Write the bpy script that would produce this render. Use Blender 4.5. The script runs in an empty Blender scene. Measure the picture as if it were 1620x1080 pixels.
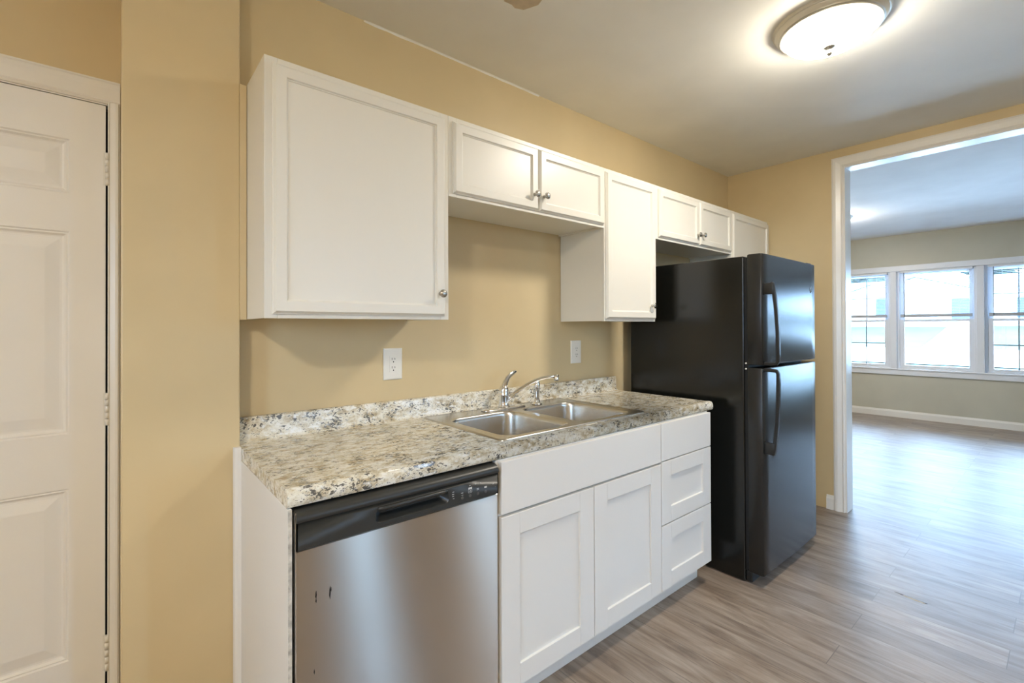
import bpy, bmesh, math, random
from mathutils import Vector, Matrix, noise
R = random.Random(7)
S = bpy.context.scene
COL = S.collection
PI = math.pi

# ------------------------------------------------------------------ camera
F_PX, YAW, PITCH, ROLL, CY_PX = 745.208, 0.872025, 0.0057, -0.0037, 513.286
cam = bpy.data.cameras.new('camera'); cam_o = bpy.data.objects.new('camera', cam); COL.objects.link(cam_o)
_F = Vector((math.cos(YAW), math.sin(YAW), 0)); _R = Vector((math.sin(YAW), -math.cos(YAW), 0)); _Z = Vector((0, 0, 1))
_F2 = _F*math.cos(PITCH) + _Z*math.sin(PITCH); _U2 = _Z*math.cos(PITCH) - _F*math.sin(PITCH)
_R3 = _R*math.cos(ROLL) + _U2*math.sin(ROLL); _U3 = _U2*math.cos(ROLL) - _R*math.sin(ROLL)
_m = Matrix((( _R3.x, _U3.x, -_F2.x, -0.3185), (_R3.y, _U3.y, -_F2.y, -1.8419), (_R3.z, _U3.z, -_F2.z, 1.3035), (0, 0, 0, 1)))
cam_o.matrix_world = _m
cam.sensor_fit = 'HORIZONTAL'; cam.sensor_width = 36; cam.lens = F_PX/1620*36
cam.shift_y = -(540-CY_PX)/1620
cam.clip_start = .02; cam.clip_end = 500
S.camera = cam_o

# ------------------------------------------------------------------ light
S.view_settings.view_transform = 'Standard'; S.view_settings.look = 'None'
S.view_settings.gamma = 1; S.view_settings.use_curve_mapping = False
S.view_settings.exposure = 0.88
SKY = 16.5
LAMP = 56.0
W = bpy.data.worlds.new('sky'); S.world = W; W.use_nodes = True
bg = W.node_tree.nodes['Background']; bg.inputs[0].default_value = (.42, .66, 1.0, 1); bg.inputs[1].default_value = SKY

def portal(name, loc, rot, sx, sz):
    l = bpy.data.lights.new(name, 'AREA'); l.shape = 'RECTANGLE'; l.size = sx; l.size_y = sz; l.cycles.is_portal = True
    o = bpy.data.objects.new(name, l); COL.objects.link(o); o.location = loc; o.rotation_euler = rot
portal('daylight_front_windows', (8.42, -1.523, 1.39), (0, PI/2, 0), 1.45, 4.45)      # faces -x
portal('daylight_left_window', (-2.78, -2.0, 1.55), (0, -PI/2, 0), 1.0, .8)         # faces +x
portal('daylight_back_window', (2.13, -3.88, 1.3), (PI/2, 0, 0), 1.6, 1.8)           # faces +y

# ------------------------------------------------------------------ materials
def nodes(name):
    m = bpy.data.materials.new(name); m.use_nodes = True
    nt = m.node_tree; b = nt.nodes['Principled BSDF']
    return m, nt, b
def N(nt, t, **kw):
    n = nt.nodes.new(t)
    for k, v in kw.items():
        if k in n.inputs: n.inputs[k].default_value = v
        else: setattr(n, k, v)
    return n
def ramp(nt, fac, stops):
    r = nt.nodes.new('ShaderNodeValToRGB'); nt.links.new(fac, r.inputs[0])
    e = r.color_ramp.elements
    while len(e) < len(stops): e.new(.5)
    for q, (p, c) in zip(e, stops): q.position = p; q.color = (c[0], c[1], c[2], 1) if len(c) == 3 else c
    return r.outputs[0]
def coord(nt, scale=(1, 1, 1), world=True):
    if world: src = nt.nodes.new('ShaderNodeNewGeometry').outputs['Position']
    else: src = nt.nodes.new('ShaderNodeTexCoord').outputs['Object']
    mp = nt.nodes.new('ShaderNodeMapping'); mp.inputs['Scale'].default_value = scale
    nt.links.new(src, mp.inputs[0]); return mp.outputs[0]
def noise_tex(nt, vec, scale, detail=4, rough=.55):
    n = N(nt, 'ShaderNodeTexNoise', Scale=scale, Detail=detail, Roughness=rough); nt.links.new(vec, n.inputs['Vector']); return n
def bump(nt, b, h, strength, dist):
    bp = N(nt, 'ShaderNodeBump', Strength=strength, Distance=dist); nt.links.new(h, bp.inputs['Height']); nt.links.new(bp.outputs[0], b.inputs['Normal']); return bp
def mixc(nt, fac, a, bb):
    m = nt.nodes.new('ShaderNodeMix'); m.data_type = 'RGBA'
    if isinstance(fac, float): m.inputs[0].default_value = fac
    else: nt.links.new(fac, m.inputs[0])
    for i, c in ((6, a), (7, bb)):
        if isinstance(c, tuple): m.inputs[i].default_value = (c[0], c[1], c[2], 1)
        else: nt.links.new(c, m.inputs[i])
    return m.outputs[2]

def paint(name, col, rough=.5, spec=.5, var=.04, scale=2.5, bs=.15, bscale=220, bd=.0006):
    m, nt, b = nodes(name)
    v = coord(nt); n = noise_tex(nt, v, scale, 3)
    lo = tuple(c*(1-var) for c in col); hi = tuple(min(1, c*(1+var)) for c in col)
    nt.links.new(ramp(nt, n.outputs[0], [(.3, lo), (.7, hi)]), b.inputs['Base Color'])
    b.inputs['Roughness'].default_value = rough; b.inputs['Specular IOR Level'].default_value = spec
    n2 = noise_tex(nt, v, bscale, 2); bump(nt, b, n2.outputs[0], bs, bd)
    return m
M = {}
M['tan'] = paint('tan wall paint', (.645, .515, .300), .42, .4)
M['greige'] = paint('greige wall paint', (.53, .51, .42), .5, .4)
M['ceiling'] = paint('ceiling white paint', (.85, .83, .76), .55, .4, bscale=90, bs=.2)
M['ceiling_front'] = paint('ceiling cool white paint', (.90, .91, .91), .75, .5, bscale=60, bs=.15)
M['trim'] = paint('white trim gloss paint', (.80, .78, .73), .28, .5, .02)
M['door'] = paint('white door paint', (.83, .815, .775), .4, .4, .02)
M['cab_low'] = paint('white cabinet lacquer', (.78, .76, .715), .35, .5, .01, bs=.04)
M['hinge'] = paint('painted hinge', (.78, .76, .70), .35, .5, .03)
M['plate'] = paint('white outlet plastic', (.82, .80, .74), .3, .5, .01, bs=0)
M['vinyl'] = paint('white window vinyl', (.74, .77, .82), .35, .5, .01, bs=.02)
M['slat'] = paint('white blind slat', (.78, .80, .83), .4, .4, .01, bs=0)
M['rail'] = paint('blind rail in painted backlit shade', (.42, .44, .48), .5, .3, .01, bs=0)  # grey puts the backlit shade of the rail into its colour
M['lawn_white'] = paint('pale concrete', (.72, .71, .69), .9, .1, .06)
def cab_paint():
    m, nt, b = nodes('glossy white brushed cabinet paint')
    v = coord(nt, (1, 1, .10)); n = noise_tex(nt, v, 75, 4)
    b.inputs['Base Color'].default_value = (.80, .77, .685, 1); b.inputs['Roughness'].default_value = .34
    bump(nt, b, n.outputs[0], .10, .0015); return m
M['cab_up'] = cab_paint()
def granite():
    m, nt, b = nodes('cream granite laminate')
    v = coord(nt, (1, 1, 1)); vs = coord(nt, (.62, 1.1, 1.0))
    n1 = noise_tex(nt, vs, 34, 6, .68); base = ramp(nt, n1.outputs[0], [(.33, (.40, .31, .18)), (.44, (.63, .555, .40)), (.52, (.77, .73, .61)), (.64, (.87, .85, .78))])
    n2 = noise_tex(nt, vs, 120, 5, .7); mid = ramp(nt, n2.outputs[0], [(.36, (.75, .75, .75)), (.43, (0, 0, 0))])
    c1 = mixc(nt, mid, base, (.34, .28, .19))
    n3 = noise_tex(nt, vs, 120, 3, .7); n4 = noise_tex(nt, v, 16, 3)
    mul = N(nt, 'ShaderNodeMath', operation='MULTIPLY_ADD'); nt.links.new(n4.outputs[0], mul.inputs[0]); mul.inputs[1].default_value = .5; nt.links.new(n3.outputs[0], mul.inputs[2])
    fl = ramp(nt, mul.outputs[0], [(.815, (0, 0, 0)), (.845, (.95, .95, .95))])
    c2 = mixc(nt, fl, c1, (.085, .08, .072))
    n5 = noise_tex(nt, vs, 60, 3, .6); wh = ramp(nt, n5.outputs[0], [(.58, (0, 0, 0)), (.66, (.9, .9, .9))])
    c3 = mixc(nt, wh, c2, (.90, .89, .84))
    nt.links.new(c3, b.inputs['Base Color']); b.inputs['Roughness'].default_value = .22
    return m
M['granite'] = granite()
def floor_mat():
    m, nt, b = nodes('grey brown vinyl plank')
    g = nt.nodes.new('ShaderNodeNewGeometry'); sep = nt.nodes.new('ShaderNodeSeparateXYZ'); nt.links.new(g.outputs['Position'], sep.inputs[0])
    cmb = nt.nodes.new('ShaderNodeCombineXYZ'); nt.links.new(sep.outputs[1], cmb.inputs[0]); nt.links.new(sep.outputs[0], cmb.inputs[1])
    br = N(nt, 'ShaderNodeTexBrick'); nt.links.new(cmb.outputs[0], br.inputs['Vector'])
    br.offset = .37; br.offset_frequency = 2
    for k, val in (('Scale', 1.0), ('Mortar Size', .0016), ('Mortar Smooth', .1), ('Bias', 0.0), ('Brick Width', 1.22), ('Row Height', .162)): br.inputs[k].default_value = val
    br.inputs['Color1'].default_value = (0, 0, 0, 1); br.inputs['Color2'].default_value = (1, 1, 1, 1); br.inputs['Mortar'].default_value = (.5, .5, .5, 1)
    # per plank offset for the grain
    off = N(nt, 'ShaderNodeVectorMath', operation='MULTIPLY_ADD'); nt.links.new(br.outputs['Color'], off.inputs[0]); off.inputs[1].default_value = (9.3, 4.1, 0); nt.links.new(cmb.outputs[0], off.inputs[2])
    mp = nt.nodes.new('ShaderNodeMapping'); mp.inputs['Scale'].default_value = (1.3, 8, 1); nt.links.new(off.outputs[0], mp.inputs[0])
    mp2 = nt.nodes.new('ShaderNodeMapping'); mp2.inputs['Scale'].default_value = (2.2, 50, 1); nt.links.new(off.outputs[0], mp2.inputs[0])
    n1 = noise_tex(nt, mp.outputs[0], 2.2, 6, .6); n1.inputs['Distortion'].default_value = .9
    n2 = noise_tex(nt, mp2.outputs[0], 2.5, 5, .6)
    c = ramp(nt, n1.outputs[0], [(.30, (.150, .110, .080)), (.44, (.250, .193, .147)), (.57, (.325, .262, .206)), (.74, (.43, .36, .295))])
    f = ramp(nt, n2.outputs[0], [(.28, (.78, .77, .76)), (.52, (1, 1, 1)), (.75, (1.08, 1.07, 1.06))])
    mm = nt.nodes.new('ShaderNodeMix'); mm.data_type = 'RGBA'; mm.blend_type = 'MULTIPLY'; mm.inputs[0].default_value = 1
    nt.links.new(c, mm.inputs[6]); nt.links.new(f, mm.inputs[7])
    tone = ramp(nt, br.outputs['Color'], [(0, (.86, .86, .87)), (1, (1.08, 1.06, 1.04))])
    m3 = nt.nodes.new('ShaderNodeMix'); m3.data_type = 'RGBA'; m3.blend_type = 'MULTIPLY'; m3.inputs[0].default_value = 1
    nt.links.new(mm.outputs[2], m3.inputs[6]); nt.links.new(tone, m3.inputs[7])
    c4 = mixc(nt, br.outputs['Fac'], m3.outputs[2], (.15, .115, .09))
    nt.links.new(c4, b.inputs['Base Color']); b.inputs['Roughness'].default_value = .42; b.inputs['Specular IOR Level'].default_value = .7
    bump(nt, b, n2.outputs[0], .12, .0015)
    return m
M['floor'] = floor_mat()
def metal(name, col, rough, aniso=0, tan=(1, 0, 0), brush=None):
    m, nt, b = nodes(name); b.inputs['Base Color'].default_value = (*col, 1); b.inputs['Metallic'].default_value = 1; b.inputs['Roughness'].default_value = rough
    if aniso:
        b.inputs['Anisotropic'].default_value = aniso
        c = N(nt, 'ShaderNodeCombineXYZ', X=tan[0], Y=tan[1], Z=tan[2]); nt.links.new(c.outputs[0], b.inputs['Tangent'])
    if brush:
        v = coord(nt, brush); n = noise_tex(nt, v, 60, 3); mr = N(nt, 'ShaderNodeMapRange'); nt.links.new(n.outputs[0], mr.inputs[0])
        mr.inputs[3].default_value = rough*.85; mr.inputs[4].default_value = rough*1.2; nt.links.new(mr.outputs[0], b.inputs['Roughness'])
    return m
M['stainless'] = metal('brushed stainless door', (.57, .51, .44), .30, 1.0, (0, 0, 1))
M['sink'] = metal('brushed stainless sink', (.56, .54, .50), .27, .4, (1, 0, 0))
M['chrome'] = metal('polished chrome', (.80, .80, .80), .07)
M['nickel'] = metal('satin nickel', (.50, .48, .44), .25)
M['lamp_metal'] = metal('brushed nickel lamp rim', (.66, .63, .55), .40); M['lamp_metal'].node_tree.nodes['Principled BSDF'].inputs['Metallic'].default_value = .55
def black(name, col, rough, bs, sc, bd=.001, spec=.5):
    m, nt, b = nodes(name); b.inputs['Base Color'].default_value = (*col, 1); b.inputs['Roughness'].default_value = rough; b.inputs['Specular IOR Level'].default_value = spec
    v = coord(nt); n = noise_tex(nt, v, sc, 3); bump(nt, b, n.outputs[0], bs, bd); return m
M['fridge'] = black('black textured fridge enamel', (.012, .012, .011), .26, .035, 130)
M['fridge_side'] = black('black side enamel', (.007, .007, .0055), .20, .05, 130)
M['handle'] = black('black handle plastic', (.014, .014, .013), .35, .03, 200)
M['console'] = black('dark grey console plastic', (.030, .030, .027), .36, .02, 200)
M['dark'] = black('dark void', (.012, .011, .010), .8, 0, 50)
M['gasket'] = black('black rubber gasket', (.008, .008, .008), .6, 0, 50)
M['slot'] = black('outlet slot', (.03, .027, .02), .7, 0, 50)
M['marks'] = paint('console lettering white', (.62, .62, .60), .4, .3, 0, bs=0)
M['button'] = black('console button', (.09, .088, .08), .35, 0, 50)
M['chip'] = paint('pale chipped edge', (.70, .64, .52), .6, .3, .05)
M['raw'] = paint('worn panel edge', (.52, .49, .43), .6, .2, .35, 60)
M['muntin'] = paint('grey muntin', (.22, .26, .28), .5, .3, .02)
M['bark'] = paint('bark', (.16, .12, .09), .9, .1, .2)
def lawn():
    m, nt, b = nodes('mown lawn'); v = coord(nt); n = noise_tex(nt, v, .6, 6)
    nt.links.new(ramp(nt, n.outputs[0], [(.3, (.036, .050, .032)), (.7, (.055, .072, .046))]), b.inputs['Base Color']); b.inputs['Roughness'].default_value = .95; return m
M['lawn'] = lawn()
M['leaf'] = paint('foliage', (.035, .05, .042), .8, .2, .5, .9)
M['siding'] = paint('white house siding', (.80, .79, .78), .7, .2, .02)
M['roof'] = paint('grey shingles', (.20, .20, .21), .9, .1, .1)
M['shutter'] = paint('slate shutter paint', (.07, .085, .095), .7, .2, .05)
def glass():
    m, nt, b = nodes('clear window glass'); nt.nodes.remove(b)
    t = nt.nodes.new('ShaderNodeBsdfTransparent'); t.inputs[0].default_value = (.96, .98, .98, 1)
    g = N(nt, 'ShaderNodeBsdfGlossy', Roughness=.02); fr = N(nt, 'ShaderNodeFresnel', IOR=1.45); mx = nt.nodes.new('ShaderNodeMixShader')
    nt.links.new(fr.outputs[0], mx.inputs[0]); nt.links.new(t.outputs[0], mx.inputs[1]); nt.links.new(g.outputs[0], mx.inputs[2])
    nt.links.new(mx.outputs[0], nt.nodes['Material Output'].inputs[0]); return m
M['glass'] = glass()
def dome_mat(k):
    m, nt, b = nodes('lit frosted glass dome'); b.inputs['Base Color'].default_value = (.9, .88, .82, 1); b.inputs['Roughness'].default_value = .3
    b.inputs['Emission Color'].default_value = (1.0, .92, .80, 1); b.inputs['Emission Strength'].default_value = k; return m
M['dome'] = dome_mat(LAMP); M['dome_fill'] = dome_mat(LAMP*2.0); M['dome_cool'] = dome_mat(LAMP*1.7)

# ------------------------------------------------------------------ mesh helpers
WL = {}                                        # world location of each object that may be a parent
def thing(name, loc, label=None, cat=None, group=None, kind=None):
    o = bpy.data.objects.new(name, None); COL.objects.link(o); o.location = loc; o.empty_display_size = .1
    WL[o] = Vector(loc); tag(o, label, cat, group, kind); return o
def tag(o, label=None, cat=None, group=None, kind=None):
    for k, v in (('label', label), ('category', cat), ('group', group), ('kind', kind)):
        if v: o[k] = v
    return o
class MB:
    def __init__(s): s.bm = bmesh.new()
    def _add(s, tmp, mi=0, smooth=False):
        vm = {v: s.bm.verts.new(v.co) for v in tmp.verts}
        for f in tmp.faces:
            try: nf = s.bm.faces.new([vm[v] for v in f.verts])
            except ValueError: continue
            nf.material_index = mi if mi else f.material_index; nf.smooth = smooth or f.smooth
        tmp.free(); return s
    def box(s, x0, x1, y0, y1, z0, z1, bev=0, seg=2, mi=0, rot=None):
        t = bmesh.new(); bmesh.ops.create_cube(t, size=1)
        c = Vector(((x0+x1)/2, (y0+y1)/2, (z0+z1)/2)); d = (abs(x1-x0), abs(y1-y0), abs(z1-z0))
        for v in t.verts: v.co = Vector((v.co.x*d[0], v.co.y*d[1], v.co.z*d[2]))
        if bev:
            bmesh.ops.bevel(t, geom=t.edges[:], offset=min(bev, .49*min(d)), segments=seg, profile=.5, affect='EDGES')
        for v in t.verts: v.co = (rot @ v.co if rot else v.co) + c
        return s._add(t, mi)
    def rings(s, rr, closed=True, cap0=True, cap1=True, smooth=False, mi=0):
        vs = [[s.bm.verts.new(p) for p in r] for r in rr]; n = len(vs[0])
        for a, b in zip(vs, vs[1:]):
            for i in range(n if closed else n-1):
                j = (i+1) % n
                try: f = s.bm.faces.new((a[i], a[j], b[j], b[i])); f.smooth = smooth; f.material_index = mi
                except ValueError: pass
        for c, r in ((cap0, vs[0]), (cap1, vs[-1])):
            if c:
                try: f = s.bm.faces.new(r); f.material_index = mi
                except ValueError: pass
        return s
    def lathe(s, prof, c=(0, 0, 0), axis='z', n=32, cap0=True, cap1=True, smooth=True, mi=0, sx=1.0, sy=1.0):
        rr = []
        for r, h in prof:
            ring = []
            for k in range(n):
                a = 2*PI*k/n; p = (r*math.cos(a)*sx, r*math.sin(a)*sy, h)
                if axis == 'y': p = (p[0], -h, p[1])      # positive h points to -y
                if axis == 'x': p = (-h, p[0], p[1])
                ring.append((p[0]+c[0], p[1]+c[1], p[2]+c[2]))
            rr.append(ring)
        return s.rings(rr, True, cap0, cap1, smooth, mi)
    def tube(s, pts, rad, n=12, smooth=True, flat=1.0, up=(0, 0, 1), mi=0):
        pts = [Vector(p) for p in pts]; rad = rad if isinstance(rad, (list, tuple)) else [rad]*len(pts)
        rr = []; up = Vector(up)
        for i, p in enumerate(pts):
            t = (pts[min(i+1, len(pts)-1)] - pts[max(i-1, 0)]).normalized()
            a = t.cross(up); a = a.normalized() if a.length > 1e-4 else t.cross(Vector((1, 0, 0))).normalized(); b = a.cross(t).normalized()
            r = rad[i]; ra, rb = (r if isinstance(r, tuple) else (r, r*flat))
            rr.append([p + a*ra*math.cos(2*PI*k/n) + b*rb*math.sin(2*PI*k/n) for k in range(n)])
        return s.rings(rr, True, True, True, smooth, mi)
    def extrude(s, prof, x0, x1, axis='x', smooth=False, mi=0):
        if axis == 'x': rr = [[(x, p[0], p[1]) for p in prof] for x in (x0, x1)]      # prof in (y, z)
        elif axis == 'y': rr = [[(p[0], y, p[1]) for p in prof] for y in (x0, x1)]    # prof in (x, z)
        else: rr = [[(p[0], p[1], z) for p in prof] for z in (x0, x1)]
        return s.rings(rr, True, True, True, smooth, mi)
    def fill(s, loops, smooth=False, mi=0):
        t = bmesh.new()
        for lp in loops:
            v = [t.verts.new(p) for p in lp]
            for i in range(len(v)): t.edges.new((v[i], v[(i+1) % len(v)]))
        bmesh.ops.triangle_fill(t, use_beauty=True, use_dissolve=False, edges=t.edges[:])
        return s._add(t, mi, smooth)
    def build(s, name, mats, parent=None, label=None, keep=False, smooth_angle=None):
        bm = s.bm
        bmesh.ops.remove_doubles(bm, verts=bm.verts[:], dist=1e-6)
        if not keep: bmesh.ops.recalc_face_normals(bm, faces=bm.faces[:])
        xs = [v.co for v in bm.verts]
        lo = Vector((min(v.x for v in xs), min(v.y for v in xs), min(v.z for v in xs))); hi = Vector((max(v.x for v in xs), max(v.y for v in xs), max(v.z for v in xs)))
        c = (lo+hi)/2
        if parent is None: c.z = lo.z
        for v in bm.verts: v.co -= c
        if smooth_angle is not None:
            for f in bm.faces: f.smooth = True
            for e in bm.edges:
                if len(e.link_faces) == 2 and e.calc_face_angle(0) > smooth_angle: e.smooth = False
        me = bpy.data.meshes.new(name); bm.to_mesh(me); bm.free()
        for k in (mats if isinstance(mats, (list, tuple)) else [mats]): me.materials.append(M[k])
        o = bpy.data.objects.new(name, me); COL.objects.link(o); WL[o] = c.copy()
        if parent is not None: o.parent = parent; o.location = c - WL[parent]
        else: o.location = c
        if label: o['label'] = label
        return o
def struct(name, mb, mat, parent=None, **kw):
    o = mb.build(name, mat, parent, **kw)
    if parent is None: o['kind'] = 'structure'
    return o
def rrect(x0, x1, y0, y1, r, z, n=6):
    p = []
    for cx, cy, a0 in ((x1-r, y1-r, 0), (x0+r, y1-r, 90), (x0+r, y0+r, 180), (x1-r, y0+r, 270)):
        for k in range(n+1):
            a = math.radians(a0 + 90*k/n); p.append((cx+r*math.cos(a), cy+r*math.sin(a), z))
    return p

# ------------------------------------------------------------------ setting: kitchen
H, H2, XR, XR2, XF = 2.55, 2.60, 3.5845, 3.7045, 8.23
XL, YB = -2.6, -3.7
LY0, LY1 = -4.6, 2.4           # front room
struct('floor', MB().box(XL-.2, XF+.1, LY0-.1, LY1+.1, -.08, 0), 'floor')
struct('ceiling', MB().box(XL-.2, XR2-.02, YB-.2, .45, H, H+.05), 'ceiling')
struct('ceiling_front_room', MB().box(XR2-.02, XF+.2, LY0-.1, LY1+.1, H2, H2+.05), 'ceiling_front')
struct('wall_cabinets', MB().box(-.006, XR2, 0, .12, 0, H), 'tan')
struct('wall_pier', MB().box(-.308, -.006, -.076, .33, 0, H, .004), 'tan')
struct('trim_1', MB().box(-.0062, .0142, -.0755, -.0005, 1.331, 2.112, .002), 'tan')            # painted filler beside the first cabinet
# door wall, with its opening
DX0, DX1, DZ = -1.116, -.336, 2.040
wb = MB().box(XL-.15, DX0, .19, .33, 0, H).box(DX1, -.308, .19, .33, 0, H).box(DX0, DX1, .19, .33, DZ, H)
struct('wall_door', wb, 'tan')
struct('wall_hall', MB().box(DX0-.2, DX1+.1, .42, .47, 0, H), 'tan')
# left wall with a window opening, back wall with a window opening
wl = MB().box(XL-.15, XL, YB-.15, -2.4, 0, H).box(XL-.15, XL, -1.6, .19, 0, H).box(XL-.15, XL, -2.4, -1.6, 0, 1.1).box(XL-.15, XL, -2.4, -1.6, 2.1, H)
struct('wall_left', wl, 'tan')
wk = MB().box(XL, 1.20, YB-.15, YB, 0, H).box(1.45, 2.58, YB-.15, YB, 0, H).box(2.88, XR2, YB-.15, YB, 0, H)
for a_, c_ in ((1.20, 1.45), (2.58, 2.88)): wk.box(a_, c_, YB-.15, YB, 0, .25).box(a_, c_, YB-.15, YB, 2.2, H)
struct('wall_back', wk, 'tan')
# right wall with the wide opening to the front room
OY0, OY1, OZ = -.812, -2.62, 2.423
def opening_wall(name, x0, x1, mat, ya, yb, h):
    struct(name, MB().box(x0, x1, OY0, ya, 0, h).box(x0, x1, yb, OY1, 0, h).box(x0, x1, OY1, OY0, OZ, h), mat)
opening_wall('wall_right', XR, XR+.06, 'tan', 0, YB, H)
opening_wall('wall_front_room_inner', XR+.06, XR2, 'greige', LY1, LY0, H2)
struct('wall_front_room_left', MB().box(XR2, XF+.15, LY1, LY1+.1, 0, H2), 'greige')
struct('wall_front_room_right', MB().box(XR2, XF+.15, LY0-.1, LY0, 0, H2), 'greige')
# opening trim
def casing_prof(w, t):      # (across, out) profile of a colonial casing
    return [(0, 0), (0, t*.55), (w*.10, t*.8), (w*.18, t*.62), (w*.30, t*.72), (w*.62, t), (w*.86, t), (w*.93, t*.75), (w, t*.7), (w, 0)]
CW, CT = .066, .018
op = thing('trim_2', (XR, (OY0+OY1)/2, 0), kind='structure')
q = casing_prof(CW, CT)
MB().rings([[(XR-t, OY0+a, z) for a, t in q] for z in (0, )] + [[(XR-t, OY0+a, OZ+a) for a, t in q]]).build('casing_leg', 'trim', op)
MB().rings([[(XR-t, OY1-a, z) for a, t in q] for z in (0, )] + [[(XR-t, OY1-a, OZ+a) for a, t in q]]).build('casing_leg', 'trim', op)
MB().rings([[(XR-t, OY0+a, OZ+a) for a, t in q], [(XR-t, OY1-a, OZ+a) for a, t in q]]).build('casing_head', 'trim', op)
MB().box(XR-.004, XR2+.004, OY0-.012, OY0+.004, 0, OZ, .002).build('jamb', 'trim', op)
MB().box(XR-.004, XR2+.004, OY1-.004, OY1+.012, 0, OZ, .002).build('jamb', 'trim', op)
MB().box(XR-.004, XR2+.004, OY1+.012, OY0-.012, OZ-.012, OZ+.004, .002).build('jamb_head', 'trim', op)
MB().rings([[(XR2+t, OY0+a, 0) for a, t in q], [(XR2+t, OY0+a, OZ+a) for a, t in q]]).build('casing_leg', 'trim', op)
MB().rings([[(XR2+t, OY1-a, 0) for a, t in q], [(XR2+t, OY1-a, OZ+a) for a, t in q]]).build('casing_leg', 'trim', op)
MB().rings([[(XR2+t, OY0+a, OZ+a) for a, t in q], [(XR2+t, OY1-a, OZ+a) for a, t in q]]).build('casing_head', 'trim', op)
bprof = [(0, 0), (.014, 0), (.014, .075), (.010, .085), (.006, .1), (0, .1)]
struct('baseboard_right', MB().extrude([(XR-a, z) for a, z in bprof], -.70, OY0+CW+.001, 'y'), 'trim')
struct('baseboard_front_room', MB().extrude([(XF-a, z) for a, z in bprof], LY0, LY1, 'y'), 'trim')
struct('baseboard_back', MB().extrude([(YB+a, z) for a, z in bprof], XL, XR, 'x'), 'trim')
struct('baseboard_pier', MB(), 'trim') if False else None
# cracked caulk along the ceiling joint above the cabinets
cb = MB(); rr = []
for i in range(60):
    x = .45 + i*.0165; a = .004 + .006*abs(noise.noise(Vector((x*9, 3.1, 0)))); b = .004 + .008*abs(noise.noise(Vector((x*11, 7.7, 0))))
    rr.append([(x, .001, H-a-.002), (x, -b*.5, H-a*.55), (x, -b-.002, H+.001), (x, .001, H+.001)])
struct('trim_3', cb.rings(rr), 'ceiling')

# ------------------------------------------------------------------ panel door on the left
def raised_panel(mb, x0, x1, z0, z1, y, d=1):
    st = [(0, 0), (.004, .004), (.008, .003), (.014, .009), (.018, .010), (.024, .0095), (.052, .0035), (.056, .0028)]
    rr = [[(x0+i, y+h, z0+i), (x1-i, y+h, z0+i), (x1-i, y+h, z1-i), (x0+i, y+h, z1-i)] for i, h in st]
    mb.rings(rr, True, False, True)
dr = thing('door_1', (-.724, .21, 0), kind='structure')
LX0, LX1, LZ0, LZ1, DY = -1.106, -.3455, .012, 2.031, .186
lf = MB()
pz = [(.2646, .803), (.974, 1.610), (1.7295, 1.901)]
px = [(LX0+.085, LX0+.085+.245), (-.431-.245, -.431)]
zc = [LZ0] + [v for p in pz for v in p] + [LZ1]
for k in range(0, 7, 2): lf.box(LX0, LX1, DY, DY+.034, zc[k], zc[k+1])
for (z0, z1) in pz:
    lf.box(LX0, px[0][0], DY, DY+.034, z0, z1).box(px[0][1], px[1][0], DY, DY+.034, z0, z1).box(px[1][1], LX1, DY, DY+.034, z0, z1)
    for (x0, x1) in px: raised_panel(lf, x0, x1, z0, z1, DY); lf.box(x0, x1, DY+.02, DY+.034, z0, z1)
lf.build('door_leaf', 'door', dr, keep=False)
q2 = casing_prof(.075, .017)
DXC = DX1-.004
hd = MB(); yw = .19
hd.rings([[(-.3092, yw-t, DZ-.002+a) for a, t in q2], [(DX0-.07, yw-t, DZ-.002+a) for a, t in q2]]).build('casing_head', 'trim', dr)
MB().rings([[(DXC+a*.40, yw-t, 0) for a, t in q2], [(DXC+a*.40, yw-t, DZ+.002) for a, t in q2]]).build('casing_leg', 'trim', dr)
MB().rings([[(DX0-a, yw-t, 0) for a, t in q2], [(DX0-a, yw-t, DZ+.002) for a, t in q2]]).build('casing_leg', 'trim', dr)
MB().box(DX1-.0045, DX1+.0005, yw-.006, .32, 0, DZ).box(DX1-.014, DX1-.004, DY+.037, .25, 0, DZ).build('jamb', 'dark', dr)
MB().box(DX0-.0005, DX0+.006, yw-.004, .32, 0, DZ).box(DX0, DX0+.014, DY+.037, .25, 0, DZ).build('jamb', 'trim', dr)
MB().box(DX0, DX1, yw-.004, .32, DZ-.006, DZ).box(DX0, DX1, DY+.037, .25, DZ-.014, DZ).build('jamb_head', 'trim', dr)
for z0, z1 in ((.1968, .3095), (.9899, 1.095), (1.7707, 1.8763)):
    h = MB(); xk = -.3415
    n = 5; dz = (z1-z0)/n
    for k in range(n): h.lathe([(.0, z0+k*dz+.0004), (.0056, z0+k*dz+.0005), (.0056, z0+(k+1)*dz-.0005), (.0, z0+(k+1)*dz-.0004)], (xk, DY-.006, 0), n=14)
    h.box(xk-.010, xk, DY-.002, DY+.001, z0, z1).box(xk, xk+.006, DY-.004, DY-.001, z0, z1)
    h.build('hinge', 'hinge', dr)
kb = MB().lathe([(0, 0), (.03, 0), (.03, .004), (.012, .008), (.011, .03), (.024, .04), (.027, .052), (.02, .063), (0, .066)], (LX0+.06, DY, .96), 'y'); kb.build('door_knob', 'nickel', dr)

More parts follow.
